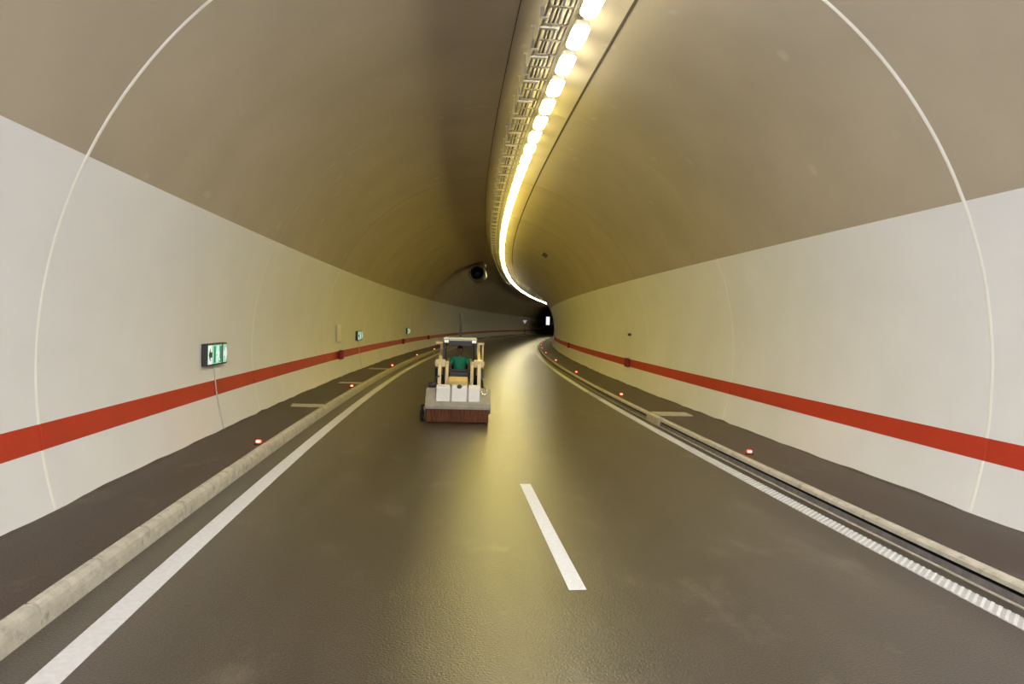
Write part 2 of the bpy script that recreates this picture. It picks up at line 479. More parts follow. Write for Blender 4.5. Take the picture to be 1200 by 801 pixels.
for (s0, s1, x0, x1, z0, z1) in [(16.15, 17.25, XKR - .035, XKR + .11, .0, .205)]:
    vs = [[bm.verts.new(P(s, X, Z)) for X, Z in ((x0, z0), (x0, z1 - .02), (x0 + .02, z1), (x1, z1), (x1, z0))] for s in (s0, s1)]
    for k in range(5): bm.faces.new((vs[0][k], vs[0][(k+1) % 5], vs[1][(k+1) % 5], vs[1][k]))
    bm.faces.new(vs[0]); bm.faces.new(vs[1][::-1])
kb = b.obj('kerb_block', M['slab']); tag(kb, 'solid pale block closing the drain slot of the right kerb, beside the cover slab', 'kerb block')

# ------------------------------------------------------------------ ceiling lamps
LX, LZ = 2.08, 6.95
def diffuser_mesh(m, hot=None):
    b = B()
    b.lathe([(0, -.095), (.07, -.090), (.12, -.065), (.14, -.025), (.135, .0), (0, .0)], n=24)
    for v in b.bm.verts:                       # stretch the turned bowl into a long lens
        v.co.y = v.co.y*.5 + (.30 if v.co.y > 1e-4 else (-.30 if v.co.y < -1e-4 else 0))
    for f in b.bm.faces: f.smooth = True
    me = b.mesh('diffuser'); me.materials.append(m)
    if hot:                                    # end faces toward the view, boosted in farther zones to brighten the road reflection
        me.materials.append(hot)
        for p_ in me.polygons:
            if p_.normal.y < -.5 and abs(p_.normal.z) < .8: p_.material_index = 1
    return me
def lampmat(name, col, st): return mat(name, (.9, .9, .85), .3, emit=col, estr=st)
WARM = (1, .80, .36)
ZDEF = [(9, (.98, .985, 1), 98, 98), (14, (1, .93, .64), 48, 48), (24, (1, .85, .29), 42, 50), (34, (1, .80, .17), 38, 70), (43, (1, .80, .16), 30, 42),
        (51, (1, .80, .17), 22, 24), (57.5, (1, .79, .18), 16, 13), (64, (1, .78, .22), 12, 240), (70, (1, .78, .24), 7.5, 270), (78, (1, .80, .28), 5.5, 280), (88, (1, .80, .30), 3.5, 280), (999, (1, .81, .32), 1.4, 280)]
zones = [(lim, diffuser_mesh(lampmat('lamp_lens_zone', c_, e0), lampmat('lamp_end_boost', (1, .89, .52) if lim > 58 else c_, e1))) for lim, c_, e0, e1 in ZDEF]
lamp0 = thing('ceiling_lamp', (0, 0, 0), 0, 'lamp', 'lamp')
b = B(); b.box((0, 0, .045), (.22, .80, .09), .02)
hs = b.obj('housing', M['alu'], lamp0); hs.location = (0, 0, .068)
df = link('diffuser', zones[0][1].copy(), [], lamp0); df.location = (0, 0, .070)
b = B(); b.box((0, 0, .19), (.03, .05, .16)); b.box((0, 0, .27), (.14, .06, .012)); b.cyl((0, 0, .1), (0, 0, .385), .009, n=8)
bkm = b.mesh('bracket'); bkm.materials.append(M['galv'])
for y in (-.28, .28):
    bk = bpy.data.objects.new('bracket', bkm); C.objects.link(bk); bk.parent = lamp0; bk.location = (0, y, 0)
# black hoods added to far lamps, keeping the boosted end light off the walls
b = B()
for x in (-.15, .15): b.box((x, -.52, -.047), (.008, .30, .105))
for z in (-.104, .010): b.box((0, -.52, z), (.308, .30, .008))
hood_me = b.mesh('added_beam_hood'); hood_me.materials.append(M['black'])
def hood(root):
    o = bpy.data.objects.new('added_beam_hood', hood_me); C.objects.link(o); o.parent = root; o.location = (0, 0, .070)
ordn = ['first', 'second', 'third', 'fourth', 'fifth', 'sixth', 'seventh', 'eighth', 'ninth', 'tenth']
k = -14; first = True
while True:
    s = 9.74 + 1.19*k
    if s > 172: break
    loc = P(s, LX, LZ - .0); rz = heading(s)
    me = next(m for lim, m in zones if s < lim)
    if s < 9: lab, gr = 'unseen ceiling lamp overhead, above the top edge of the photo', 'ceiling lamps overhead'
    elif k < 10: lab, gr = '%s glowing lamp counted from the top of the photo, in the ceiling row' % ordn[k], 'ceiling lamps in the long row'
    elif s < 75: lab, gr = 'ceiling lamp blending into the straight glowing white strip along the crown', 'ceiling lamps in the long row'
    else: lab, gr = 'tiny distant ceiling lamp in the thin curved end of the bright strip', 'far ceiling lamps in the bend'
    if first:
        lamp0.location = loc; lamp0.rotation_euler = (0, 0, rz); tag(lamp0, lab, 'lamp', gr); df.data = me; first = False
    else:
        nl = dup(lamp0, loc, rz, lab, gr, {'diffuser': me})
        if s > 57.5: hood(nl)
    k += 1

# ------------------------------------------------------------------ cable tray left of the lamps
tray = thing('cable_tray', P(0, 0, 0), 0, 'galvanised cable tray with many cross rungs hanging beside the ceiling lamp row', 'cable tray')
TX0, TX1, TZ = 1.47, 1.86, 7.0
for x in (TX0, TX1):
    sweep('side_rail', [(x - .012, TZ), (x + .012, TZ), (x + .012, TZ + .07), (x - .012, TZ + .07)], -2, 150, M['galv'], closed=True, parent=tray)
b = B(); b.box((0, 0, 0), (TX1 - TX0 - .024, .06, .02), .004); rung_me = b.mesh('rung'); rung_me.materials.append(M['galv'])
s = 7.0; nr = 0
while nr < 62:
    o = bpy.data.objects.new('rung', rung_me); C.objects.link(o); o.parent = tray
    o.location = P(s, (TX0+TX1)/2, TZ + .012); o.rotation_euler = (0, 0, heading(s)); s += .595; nr += 1
b = B()
b.box((0, 0, -.12), (.05, .05, .16), .006); b.box((.03, 0, -.20), (.12, .07, .02), .004); b.cyl((0, 0, -.05), (0, 0, .19), .008, n=8); b.box((0, 0, .19), (.07, .07, .012))
hang_me = b.mesh('hanger'); hang_me.materials.append(M['cablew'])
b = B(); b.box((0, 0, 0), (.30, .07, .03), .006); arm_me = b.mesh('cross_arm'); arm_me.materials.append(M['cablew'])
s = 9.15; nr = 0
while s < 45:
    for me, dx, dz, ds in ((hang_me, TX0 - .05, TZ + .20, 0), (arm_me, TX0 + .10, TZ - .018, .30)):
        o = bpy.data.objects.new(me.name.split('.')[0], me); C.objects.link(o); o.parent = tray
        o.location = P(s + ds, dx, dz); o.rotation_euler = (0, 0, heading(s))
    s += 1.19
for x, z, r, m in ((1.56, TZ + .045, .022, 'cable'), (1.63, TZ + .043, .020, 'drk'), (1.70, TZ + .046, .024, 'cablew'), (1.775, TZ + .042, .018, 'cable')):
    b = B(); b.tube([P(s, x + .008*math.sin(s*1.3 + x*40), z) for s in stations(-2, 140)], r, 6); b.obj('cable', M[m], tray)

# ------------------------------------------------------------------ red marker lights on the kerbs
mk0 = thing('marker_light', (0, 0, 0), 0, 'x', 'marker light')
b = B(); b.lathe([(0, .0), (.075, .0), (.075, .018), (.055, .032), (0, .032)], n=16); b.obj('base', M['drk'], mk0)
b = B(); b.box((0, 0, .055), (.085, .05, .05), .014); b.obj('lens', M['ledred'], mk0)
b = B(); b.box((0, -.027, .055), (.055, .012, .028), .005); b.obj('led', M['ledcore'], mk0)
b = B(); b.box((0, .03, .055), (.10, .012, .062), .004); b.obj('backplate', M['drk'], mk0)
first = True
def marker(s, X, lab, gr):
    global first
    loc, rz = P(s, X, .183), heading(s)
    if first:
        mk0.location = loc; mk0.rotation_euler = (0, 0, rz); tag(mk0, lab, 'marker light', gr); first = False
    else: dup(mk0, loc, rz, lab, gr)
    if s < 60:
        gl = bpy.data.lights.new('marker_glow', 'POINT'); gl.energy = 2.5; gl.color = (1, .02, .01); gl.shadow_soft_size = .02
        go = bpy.data.objects.new('marker_glow', gl); C.objects.link(go); go.location = P(s + .13, X + (.04 if X > 0 else -.04), .183 + .045)
for i, s in enumerate((12.0, 22.1, 32.5, 42.9, 52.8)):
    marker(s, -3.045, '%s glowing red marker light from the camera along the left sidewalk edge' % ordn[i], 'red marker lights on the left sidewalk')
for i, s in enumerate((100.9, 119.8, 141, 163)):
    marker(s, -3.045, 'tiny red marker light far off on the left, beyond the loader' + (', %s from the loader' % ordn[i]), 'red marker lights on the left sidewalk')
for i, s in enumerate((11.7, 21.5, 31.4, 41.6, 52.4)):
    marker(s, 5.56, '%s glowing red marker light from the camera along the right sidewalk edge' % ordn[i], 'red marker lights on the right sidewalk')
for s in (62.6, 72.8, 83, 93.2):
    marker(s, 5.56, 'small far red marker light clustered where the right kerb bends out of sight', 'red marker lights on the right sidewalk')

# ------------------------------------------------------------------ lit escape signs on the left wall
def esc_sign():
    root = thing('escape_sign', (0, 0, 0), 0, 'x', 'sign')
    Lh, H, T = .55, .41, .10                 # half length, height, depth ; sits on the wall plane x=0, faces +x
    b = B(); b.box((T/2, 0, 0), (T, 2*Lh, H), .012); b.obj('housing', M['drk'], root)
    f = B(); f.box((T + .004, 0, 0), (.012, 1.51, H - .03), .003); fp = f.obj('face_panel', M['dkgreen'], root)
    f = B(); f.box((T + .0135, -.58, 0), (.008, .27, H - .06)); f.obj('arrow_field', M['signw'], fp)
    f = B(); f.prism([(-.70, 0), (-.60, .12), (-.60, .05), (-.47, .05), (-.47, -.05), (-.60, -.05), (-.60, -.12)], 0, T + .018, T + .026); f.obj('arrow', M['dkgreen'], fp)
    f = B(); f.box((T + .0135, -.06, 0), (.008, .68, H - .06)); f.obj('man_field', M['greenl'], fp)
    x0, x1 = T + .018, T + .026
    f = B()
    f.prism([(.035*math.cos(t*PI/6) - .02, .035*math.sin(t*PI/6) + .115) for t in range(12)], 0, x0, x1)
    f.prism([(-.05, .075), (.02, .075), (.035, -.02), (-.02, -.03)], 0, x0, x1)
    f.prism([(-.05, .075), (-.13, .03), (-.12, .005), (-.04, .045)], 0, x0, x1)
    f.prism([(.02, .075), (.09, .02), (.075, 0), (.01, .045)], 0, x0, x1)
    f.prism([(-.02, -.02), (-.09, -.06), (-.08, -.15), (-.055, -.15), (-.06, -.07), (.01, -.03)], 0, x0, x1)
    f.prism([(.0, -.03), (.035, -.02), (.07, -.08), (.14, -.10), (.14, -.125), (.055, -.105)], 0, x0, x1)
    f.obj('running_figure', M['signw'], fp)
    for yy in (-.27, .18):
        f = B(); f.box((T + .022, yy, 0), (.008, .10, H - .10)); f.obj('door_mark', M['green'], fp)
    f = B(); f.box((T + .0135, .56, 0), (.008, .28, H - .06)); f.obj('distance_field', M['greenl'], fp)
    f = B(); f.prism([(.70, 0), (.60, .12), (.60, .05), (.45, .05), (.45, -.05), (.60, -.05), (.60, -.12)], 0, T + .018, T + .026); f.obj('arrow', M['signw'], fp)
    for o in [fp] + list(fp.children):
        for v in o.data.vertices: v.co.y *= .714
    return root
def wall_cable(root, z, parent_x, y):
    pts = []
    zz = z - .19
    while zz > ZBASE:
        pts.append((wallx(zz, -1) - parent_x + .018, y, zz - z)); zz -= .08
    pts.append((wallx(ZBASE, -1) - parent_x + .018, y, ZBASE + .01 - z))
    b = B(); b.tube(pts, .011, 6); return b.obj('cable', M['cablew'], root)
zsg = 1.64
sg0 = esc_sign(); wx = wallx(zsg, -1) + .004
wall_cable(sg0, zsg, wx, .08)
labs = ['nearest lit green and white running figure escape sign on the left wall', 'second lit escape sign on the left wall, above the red stripe in the middle distance', 'third and farthest small escape sign on the left wall, left of the loader']
for i, s in enumerate((13.40, 30.45, 47.3)):
    if i == 0: sg0.location = P(s, wx, zsg); sg0.rotation_euler = (0, 0, heading(s)); tag(sg0, labs[0], 'sign', 'escape signs on the left wall')
    else: dup(sg0, P(s, wx, zsg), heading(s), labs[i], 'escape signs on the left wall')

# junction boxes sitting on the red stripe, pale panel, small camera
def jbox(s, side, z, d, label, m='redbox', name='junction_box', cat='box'):
    zz = z
    root = thing(name, P(s, wallx(zz, side) - side*.03, zz), heading(s), label, cat)
    sg = -side
    b = B(); b.box((sg*d[0]/2, 0, 0), d, .012); b.obj('body', M[m], root)
    b = B(); b.box((sg*(d[0] + .006), 0, 0), (.016, d[1]*.86, d[2]*.86), .005); b.obj('lid', M[m], root)
    return root
jbox(26.3, -1, 1.0, (.12, .34, .34), 'dark red box on the red stripe of the left wall, below the pale panel')
jbox(44.8, -1, 1.0, (.12, .34, .34), 'dark red box on the left red stripe before the third escape sign')
jbox(58.0, -1, 1.0, (.12, .40, .34), 'dark red box on the left red stripe beyond the third escape sign')
jbox(26.4, 1, 1.0, (.12, .34, .34), 'nearer dark red box on the red stripe of the right wall')
jbox(47.0, 1, 1.0, (.12, .34, .34), 'farther dark red box on the red stripe of the right wall')
jbox(26.2, -1, 1.80, (.02, .75, .66), 'pale blank panel on the left wall above the red stripe', 'joint', 'wall_panel', 'panel')
cam_ = jbox(26.3, 1, 2.09, (.10, .10, .10), 'small dark sensor on the right wall above the nearer red box', 'drk', 'wall_sensor', 'sensor')

b = B()
s = 38.8; a_ = .96
cs = thing('ceiling_box', P(s, XC + (RAD - .06)*math.cos(a_), ZC + (RAD - .06)*math.sin(a_)), heading(s), 'small dark box fixed high on the ceiling right of the lamp strip', 'box')
cs.rotation_euler = (0, -(a_ - PI/2), heading(s))
b.box((0, 0, -.04), (.30, .34, .18), .02); b.obj('body', M['drk'], cs)
b = B(); b.box((0, 0, -.135), (.24, .28, .02), .006); b.obj('lid', M['cable'], cs)

# ------------------------------------------------------------------ jet fan under the crown
fz = 6.40; fs = 57.0; fx = -.11
fan = thing('jet_fan', P(fs, fx, fz), heading(fs), 'round grey jet fan hanging under the ceiling left of the lamp strip', 'fan')
b = B(); b.lathe([(.53, -1.3), (.60, -1.38), (.68, -1.36), (.70, -1.25), (.70, 1.25), (.66, 1.36), (.55, 1.3), (.53, .4), (.53, -1.3)], n=36, rot=(-PI/2, 0, 0)); b.obj('casing', M['fan'], fan)
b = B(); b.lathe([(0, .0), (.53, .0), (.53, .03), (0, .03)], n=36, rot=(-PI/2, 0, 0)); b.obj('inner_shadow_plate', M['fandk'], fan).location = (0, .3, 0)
b = B(); b.lathe([(0, -.62), (.10, -.58), (.17, -.45), (.18, -.2), (.18, .2), (0, .2)], n=24, rot=(-PI/2, 0, 0)); b.obj('hub', M['fan'], fan)
for kk in range(9):
    b = B(); b.box((0, 0, .345), (.17, .02, .35), .005, rot=(0, 0, .6)); o = b.obj('blade', M['fandk'], fan); o.rotation_euler = (0, 2*PI*kk/9, 0)
for y in (-.9, .9):
    b = B()
    for x in (-.45, .45): b.box((x, y, .74), (.06, .06, max(.05, crown(fx + x) - fz - .50)), .004)
    b.box((0, y, .66), (1.05, .08, .05), .004)
    b.obj('bracket', M['fan'], fan)
b = B(); b.box((.62, -1.1, .60), (.16, .3, .2), .02); b.obj('terminal_box', M['galv'], fan)

# ------------------------------------------------------------------ far signs
s = 100.0
sg = thing('lit_sign', P(s, 5.78, 2.95), heading(s), 'bright white lit sign panel on the right wall at the dark far bend', 'sign')
b = B(); b.box((0, 0, 0), (.58, .14, 1.26), .02); b.obj('housing', M['drk'], sg)
b = B(); b.box((0, -.074, 0), (.50, .012, 1.18), .004); b.obj('face_panel', M['sheet'], sg)
b = B(); ex = wallx(3.0, 1) - 5.78
for z in (-.4, .4): b.cyl((.3, .0, z), (ex + .03, .0, z), .03, n=8)
b.obj('bracket', M['galv'], sg)
s = 155.0
ts = thing('traffic_sign', P(s, -3.3, .185), heading(s), 'tiny pale downward pointing triangular sign on a dark post in the far darkness', 'sign')
b = B(); b.cyl((0, 0, 0), (0, 0, 3.3), .06, n=10); b.cyl((0, 0, 0), (0, 0, .03), .16, n=12); b.obj('post', M['drk'], ts)
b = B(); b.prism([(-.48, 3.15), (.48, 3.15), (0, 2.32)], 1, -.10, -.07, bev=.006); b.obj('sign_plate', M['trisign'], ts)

# ------------------------------------------------------------------ skid steer loader with sweeper
LS, LXc = 17.6, .40
LOC, LRZ = P(LS, LXc, 0), heading(LS)
ld = thing('skid_steer_loader', LOC, LRZ, 'small cream skid steer loader with a broom sweeper in front, driving on the left lane', 'loader')
def part(name, m, parent=ld): return lambda b: b.obj(name, M[m], parent)
# chassis and body
b = B(); b.prism([(-.62, .30), (-.62, .62), (-.50, .64), (-.46, .46), (.13, .46), (.17, .80), (.45, .84), (1.42, .86), (1.42, .45), (1.2, .26), (-.45, .24)], 0, -.36, .36, bev=.02); b.obj('chassis', M['cream'], ld)
b = B(); b.prism([(-.72, .30), (-.72, .93), (-.60, 1.02), (-.46, 1.02), (-.46, .30)], 0, -.27, .215, bev=.015); fpn = b.obj('front_panel', M['yellow'], ld)
b = B(); b.box((-.03, -.728, .72), (.36, .012, .10), .004); b.obj('step_plate', M['cream'], fpn)
b = B(); b.prism([(.72, .80), (.72, 1.30), (.82, 1.40), (1.40, 1.34), (1.46, 1.22), (1.46, .80)], 0, -.35, .35, bev=.03); eh = b.obj('engine_cover', M['cream'], ld)
b = B()
for z in (.95, 1.02, 1.09, 1.16): b.box((0, 1.462, z), (.5, .012, .03))
b.obj('grille', M['steelbk'], eh)
# wheels
def wheel_meshes():
    b = B(); R_, w = .46, .23
    b.lathe([(.25, -w/2), (.40, -w/2), (.448, -w*.40), (R_, -w*.30), (R_, w*.30), (.448, w*.40), (.40, w/2), (.25, w/2), (.24, 0), (.25, -w/2)], n=40, rot=(0, PI/2, 0))
    for kk in range(20):
        a = 2*PI*kk/20
        for sg_ in (-1, 1):
            b.box((sg_*.05, R_*math.cos(a + sg_*.07), R_*math.sin(a + sg_*.07)), (.105, .035, .03), rot=(a - PI/2 + 0, 0, 0))
    tm = b.mesh('tyre'); tm.materials.append(M['tyre'])
    b = B(); b.lathe([(0, -.03), (.06, -.05), (.08, -.02), (.21, -.02), (.252, -.09), (.252, .09), (.21, .02), (.08, .02), (.06, .05), (0, .03)], n=28, rot=(0, PI/2, 0))
    for kk in range(6): b.cyl((-.04, .12*math.cos(kk*PI/3), .12*math.sin(kk*PI/3)), (.04, .12*math.cos(kk*PI/3), .12*math.sin(kk*PI/3)), .014, n=8)
    rm = b.mesh('rim'); rm.materials.append(M['roof'])
    return tm, rm
tm, rm = wheel_meshes()
for x in (-.50, .50):
    for y in (-.10, .92):
        t = bpy.data.objects.new('wheel', tm); C.objects.link(t); t.parent = ld; t.location = (x, y, .472)
        r = bpy.data.objects.new('rim', rm); C.objects.link(r); r.parent = t
# cab
CW = .40
b = B(); b.box((0, .42, 1.945), (.86, 1.02, .05), .018); b.box((0, .42, 1.915), (.80, .96, .03), .008); b.obj('cab_roof', M['roof'], ld)
b = B()
for x in (-CW, CW):
    for y in (-.02, .88): b.box((x, y, 1.40), (.055, .06, 1.02), .01)
    b.box((x, .43, .92), (.05, .95, .06), .01)
b.box((0, .88, 1.34), (.80, .05, .08), .01); b.box((0, .88, 1.86), (.80, .05, .07), .01)
b.obj('cab_frame', M['steelbk'], ld)
b = B(); b.box((0, -.05, 1.835), (.62, .05, .12), .012); b.box((0, -.03, 1.88), (.80, .04, .06), .01); b.obj('cab_header', M['steelbk'], ld)
for x in (-CW + .004, CW - .004):
    b = B()
    for z in [1.02 + .07*i for i in range(12)]: b.box((x, .43, z), (.012, .86, .016))
    for y in [.02 + .082*i for i in range(11)]: b.box((x, y, 1.40), (.012, .014, .92))
    b.obj('side_grille', M['mesh'], ld)
for x in (-.35, .355):
    b = B(); b.box((x, -.08, 1.885), (.13, .08, .085), .012); o = b.obj('work_lamp', M['steelbk'], ld)
    b = B(); b.box((x, -.124, 1.885), (.11, .012, .07), .004); b.obj('lamp_glass', M['worklamp'], o)
b = B(); b.cyl((0.0, .80, 1.95), (0.0, .80, 2.02), .035, n=12); b.tube([(0, .80, 2.0), (0, .80, 2.3), (.002, .80, 2.60)], [.034, .032, .028], 8); b.obj('mast', M['drk'], ld)
# seat, lap bar, levers
b = B(); b.box((0, .40, .885), (.46, .46, .11), .04, seg=3); b.box((0, .40, .83), (.36, .36, .08), .01); b.obj('seat', M['seatm'], ld)
b = B(); b.box((0, .645, 1.18), (.44, .10, .50), .045, rot=(-.12, 0, 0), seg=3); b.obj('seat_back', M['seatm'], ld)
b = B(); b.tube([(-.33, .45, 1.22), (-.33, .10, 1.16), (-.30, .02, 1.15), (.30, .02, 1.15), (.33, .10, 1.16), (.33, .45, 1.22)], .02, 8)
b.box((0, .02, 1.13), (.46, .05, .07), .02); b.obj('lap_bar', M['steelbk'], ld)
for x in (-.26, .26):
    b = B(); b.tube([(x, .02, .86), (x, .0, 1.05), (x*.98, -.01, 1.19)], .014, 8); b.lathe([(0, 0), (.024, .005), (.028, .05), (.02, .085), (0, .09)], n=12, loc=(x*.98, -.01, 1.16)); b.obj('control_lever', M['seatm'], ld)
b = B(); b.box((0, -.36, 1.0), (.58, .24, .05), .01); b.box((0, -.28, 1.05), (.50, .05, .14), .02); b.obj('dash_cover', M['steelbk'], ld)
# lift arms
for sx in (-1, 1):
    b = B()
    x0, x1 = sx*.44, sx*.53
    # long upper arm from tall rear tower to the elbow, then the front leg down to the tool plate
    b.prism([(1.25, 1.66), (1.25, 1.52), (-.30, 1.24), (-.62, 1.08), (-.86, .50), (-.98, .50), (-.80, 1.16), (-.60, 1.42), (-.30, 1.50)], 0, min(x0, x1), max(x0, x1), bev=.012)
    ar = b.obj('lift_arm', M['cream'], ld)
    b = B(); b.box((sx*.475, -.52, 1.35), (.255, .26, .19), .03); b.cyl((sx*.34, -.52, 1.36), (sx*.62, -.52, 1.36), .05, n=16); b.obj('elbow_housing', M['cream'], ar)
    b = B(); b.box((sx*.50, 1.05, 1.30), (.075, .20, 1.06), .015); 
    if sx > 0: b.box((sx*.615, 1.05, 1.42), (.05, .20, .80), .012)
    b.box((sx*.555, 1.05, 1.80), (.19, .22, .06), .012); b.box((sx*.56, 1.05, .86), (.18, .24, .10), .012)
    b.obj('rear_tower', M['cream'], ld)
    b = B(); b.prism([(-.42, .98), (-.30, 1.20), (.94, 1.22), (.94, .98)], 0, min(sx*.545, sx*.615), max(sx*.545, sx*.615), bev=.01); b.obj('fender', M['steelbk'], ld)
    b = B(); b.cyl((sx*.31, -.62, 1.34), (sx*.31, -.84, .78), .044, n=14); b.cyl((sx*.31, -.60, 1.40), (sx*.31, -.62, 1.32), .05, n=14)
    cy = b.obj('tilt_cylinder', M['cream'], ld)
    b = B(); b.cyl((sx*.31, -.84, .78), (sx*.31, -.93, .56), .022, n=12); b.obj('piston_rod', M['chrome'], cy)
    b = B(); b.cyl((sx*.55, .95, .95), (sx*.55, -.1, 1.22), .04, n=12); b.obj('lift_cylinder', M['steelbk'], ld)
    b = B(); b.box((sx*.40, -.97, .50), (.16, .06, .40), .012); b.box((sx*.40, -.93, .66), (.08, .1, .07), .01); b.obj('tool_plate', M['steelbk'], ld)
b = B(); b.cyl((-.46, -.95, .42), (.46, -.95, .42), .045, n=14); b.obj('cross_tube', M['steelbk'], ld)
# sweeper
sw = None
b = B()
b.prism([(-1.02, .35), (-1.02, .76), (-1.10, .80), (-1.20, .795), (-1.50, .46), (-1.52, .34)], 0, -.77, .74, bev=.008)
sw = b.obj('sweeper_hood', M['hood'], ld)
b = B(); b.box((-.015, -1.515, .365), (1.52, .03, .075), .008); b.obj('front_rim', M['hood'], sw)
for x in (-.775, .745):
    b = B(); b.prism([(-.95, .28), (-.95, .74), (-1.08, .78), (-1.20, .77), (-1.53, .44), (-1.53, .30), (-1.35, .20), (-1.1, .20)], 0, x - .012, x + .012, bev=.004); b.obj('side_plate', M['hood'], sw)
b = B()
b.cyl((-.745, -1.25, .235), (.715, -1.25, .235), .232, n=64)
b.obj('brush', M['bristle'], sw)
b = B()
for kk in range(110):
    x = -.735 + 1.44*kk/109
    b.box((x, -1.49 + .004*rnd[kk], .185 + .004*rnd[kk+50]), (.0122, .018, .33), rot=(.10 + .03*rnd[kk+9], 0, .1*rnd[kk+200]))
b.obj('bristle_curtain', M['bristle'], sw)['kind'] = 'stuff'
b = B(); b.lathe([(0, -.045), (.10, -.045), (.125, -.03), (.125, .03), (.10, .045), (0, .045)], n=24, loc=(-.87, -1.12, .127), rot=(0, PI/2, 0)); b.box((-.87, -1.10, .30), (.05, .06, .14), .01); b.box((-.82, -1.10, .36), (.14, .06, .04), .01); b.obj('dark_disc', M['tyre'], sw)  # dark disc on a bracket beside the brush
# white water tank in three cells on the hood
tk = B()
for x0, x1 in ((-.535, -.205), (-.175, .195), (.225, .50)):
    tk.prism([(-1.12, .44), (-1.12, .86), (-1.17, .885), (-1.34, .86), (-1.38, .82), (-1.47, .46), (-1.45, .43)], 0, x0, x1, bev=.022)
tko = tk.obj('water_tank', M['tank'], sw)
b = B(); b.prism([(-1.13, .45), (-1.13, .84), (-1.33, .83), (-1.445, .45)], 0, -.50, .47); b.obj('tank_core', M['strap'], tko)
b = B(); b.lathe([(0, 0), (.055, 0), (.06, .012), (.05, .03), (0, .032)], n=20, loc=(.01, -1.355, .842), rot=(.75, 0, 0)); b.obj('tank_cap', M['drk'], tko)
b = B(); b.cyl((-.73, -1.16, .86), (-.54, -1.16, .86), .062, n=18); b.cyl((-.56, -1.16, .86), (-.50, -1.16, .86), .04, n=14); b.box((-.66, -1.14, .80), (.10, .12, .06), .01); b.obj('hydraulic_motor', M['drk'], sw)
b = B(); b.tube([(-.60, -1.12, .90), (-.58, -1.0, 1.02), (-.50, -.85, 1.05), (-.45, -.7, .98)], .02, 8); b.obj('hose', M['drk'], sw)
b = B(); b.tube([(.52, -1.30, .74), (.56, -1.34, .68), (.62, -1.35, .66), (.67, -1.30, .70), (.66, -1.22, .80), (.60, -1.12, .86)], .018, 8); b.obj('handle', M['chrome'], sw)
b = B(); b.box((.0, -1.02, .60), (.70, .10, .34), .01); b.obj('mounting_frame', M['steelbk'], sw)

# ------------------------------------------------------------------ the operator
def skin(name, verts, edges, radii, sub=2, root=0):
    me = bpy.data.meshes.new(name); me.from_pydata([tuple(v) for v in verts], edges, [])
    o = bpy.data.objects.new(name, me); C.objects.link(o)
    md = o.modifiers.new('s', 'SKIN'); md.use_smooth_shade = True
    for i, r in enumerate(radii):
        rr = r if isinstance(r, tuple) else (r, r)
        me.skin_vertices[0].data[i].radius = rr
        me.skin_vertices[0].data[i].use_root = (i == root)
    sb = o.modifiers.new('u', 'SUBSURF'); sb.levels = sub; sb.render_levels = sub
    dg = bpy.context.evaluated_depsgraph_get()
    out = bpy.data.meshes.new_from_object(o.evaluated_get(dg))
    bpy.data.objects.remove(o)
    return out

def chain(V, E, R, pts, start=None):
    prev = start
    for p, r in pts:
        V.append(p); R.append(r); i = len(V) - 1
        if prev is not None: E.append((prev, i))
        prev = i
    return prev

per = thing('person', LOC, LRZ, 'operator in a green short sleeved shirt sitting in the loader cab', 'person')
V, E, R = [], [], []
pel = chain(V, E, R, [((0, .45, 1.03), (.155, .12))])
chest = chain(V, E, R, [((0, .47, 1.17), (.145, .11)), ((0, .47, 1.31), (.16, .115)), ((0, .465, 1.42), (.13, .085))], pel)
neck = chain(V, E, R, [((0, .45, 1.49), .055), ((0, .435, 1.55), .053)], chest)
for sx in (-1, 1):
    sh = chain(V, E, R, [((sx*.155, .46, 1.425), .062), ((sx*.20, .45, 1.38), .056), ((sx*.245, .36, 1.25), .046), ((sx*.265, .27, 1.165), .040), ((sx*.262, .15, 1.175), .034), ((sx*.258, .06, 1.19), .026)], chest)
    palm = chain(V, E, R, [((sx*.256, .025, 1.195), (.036, .018))], sh)
    hp = chain(V, E, R, [((sx*.10, .42, 1.01), .092), ((sx*.14, .22, 1.01), .082), ((sx*.15, .0, 1.0), .064), ((sx*.15, -.06, .92), .058), ((sx*.15, -.08, .76), .050), ((sx*.15, -.09, .60), .038)], pel)
    chain(V, E, R, [((sx*.15, -.13, .565), .036), ((sx*.16, -.22, .555), .03)], hp)
body_parts = [skin('b', V, E, R)]
for sx in (-1, 1):                              # fingers close round the lever grips
    for fi, (dz, ln) in enumerate(((.036, .9), (.014, 1.0), (-.008, .95), (-.028, .78))):
        V, E, R = [], [], []
        x0 = sx*.256; y0 = .015; z0 = 1.198 + dz
        chain(V, E, R, [((x0 + sx*.016, y0 + .01, z0), .0098), ((x0 + sx*.026, y0 - .024*ln, z0), .0094), ((x0 + sx*.014, y0 - .052*ln, z0 - .002), .0088), ((x0 - sx*.014, y0 - .058*ln, z0 - .003), .0082), ((x0 - sx*.030, y0 - .045*ln, z0 - .003), .0074)])
        body_parts.append(skin('f', V, E, R))
    V, E, R = [], [], []
    chain(V, E, R, [((sx*.246, .02, 1.212), .012), ((sx*.232, -.004, 1.225), .0108), ((sx*.234, -.03, 1.236), .0095), ((sx*.248, -.05, 1.238), .008)])
    body_parts.append(skin('t', V, E, R))
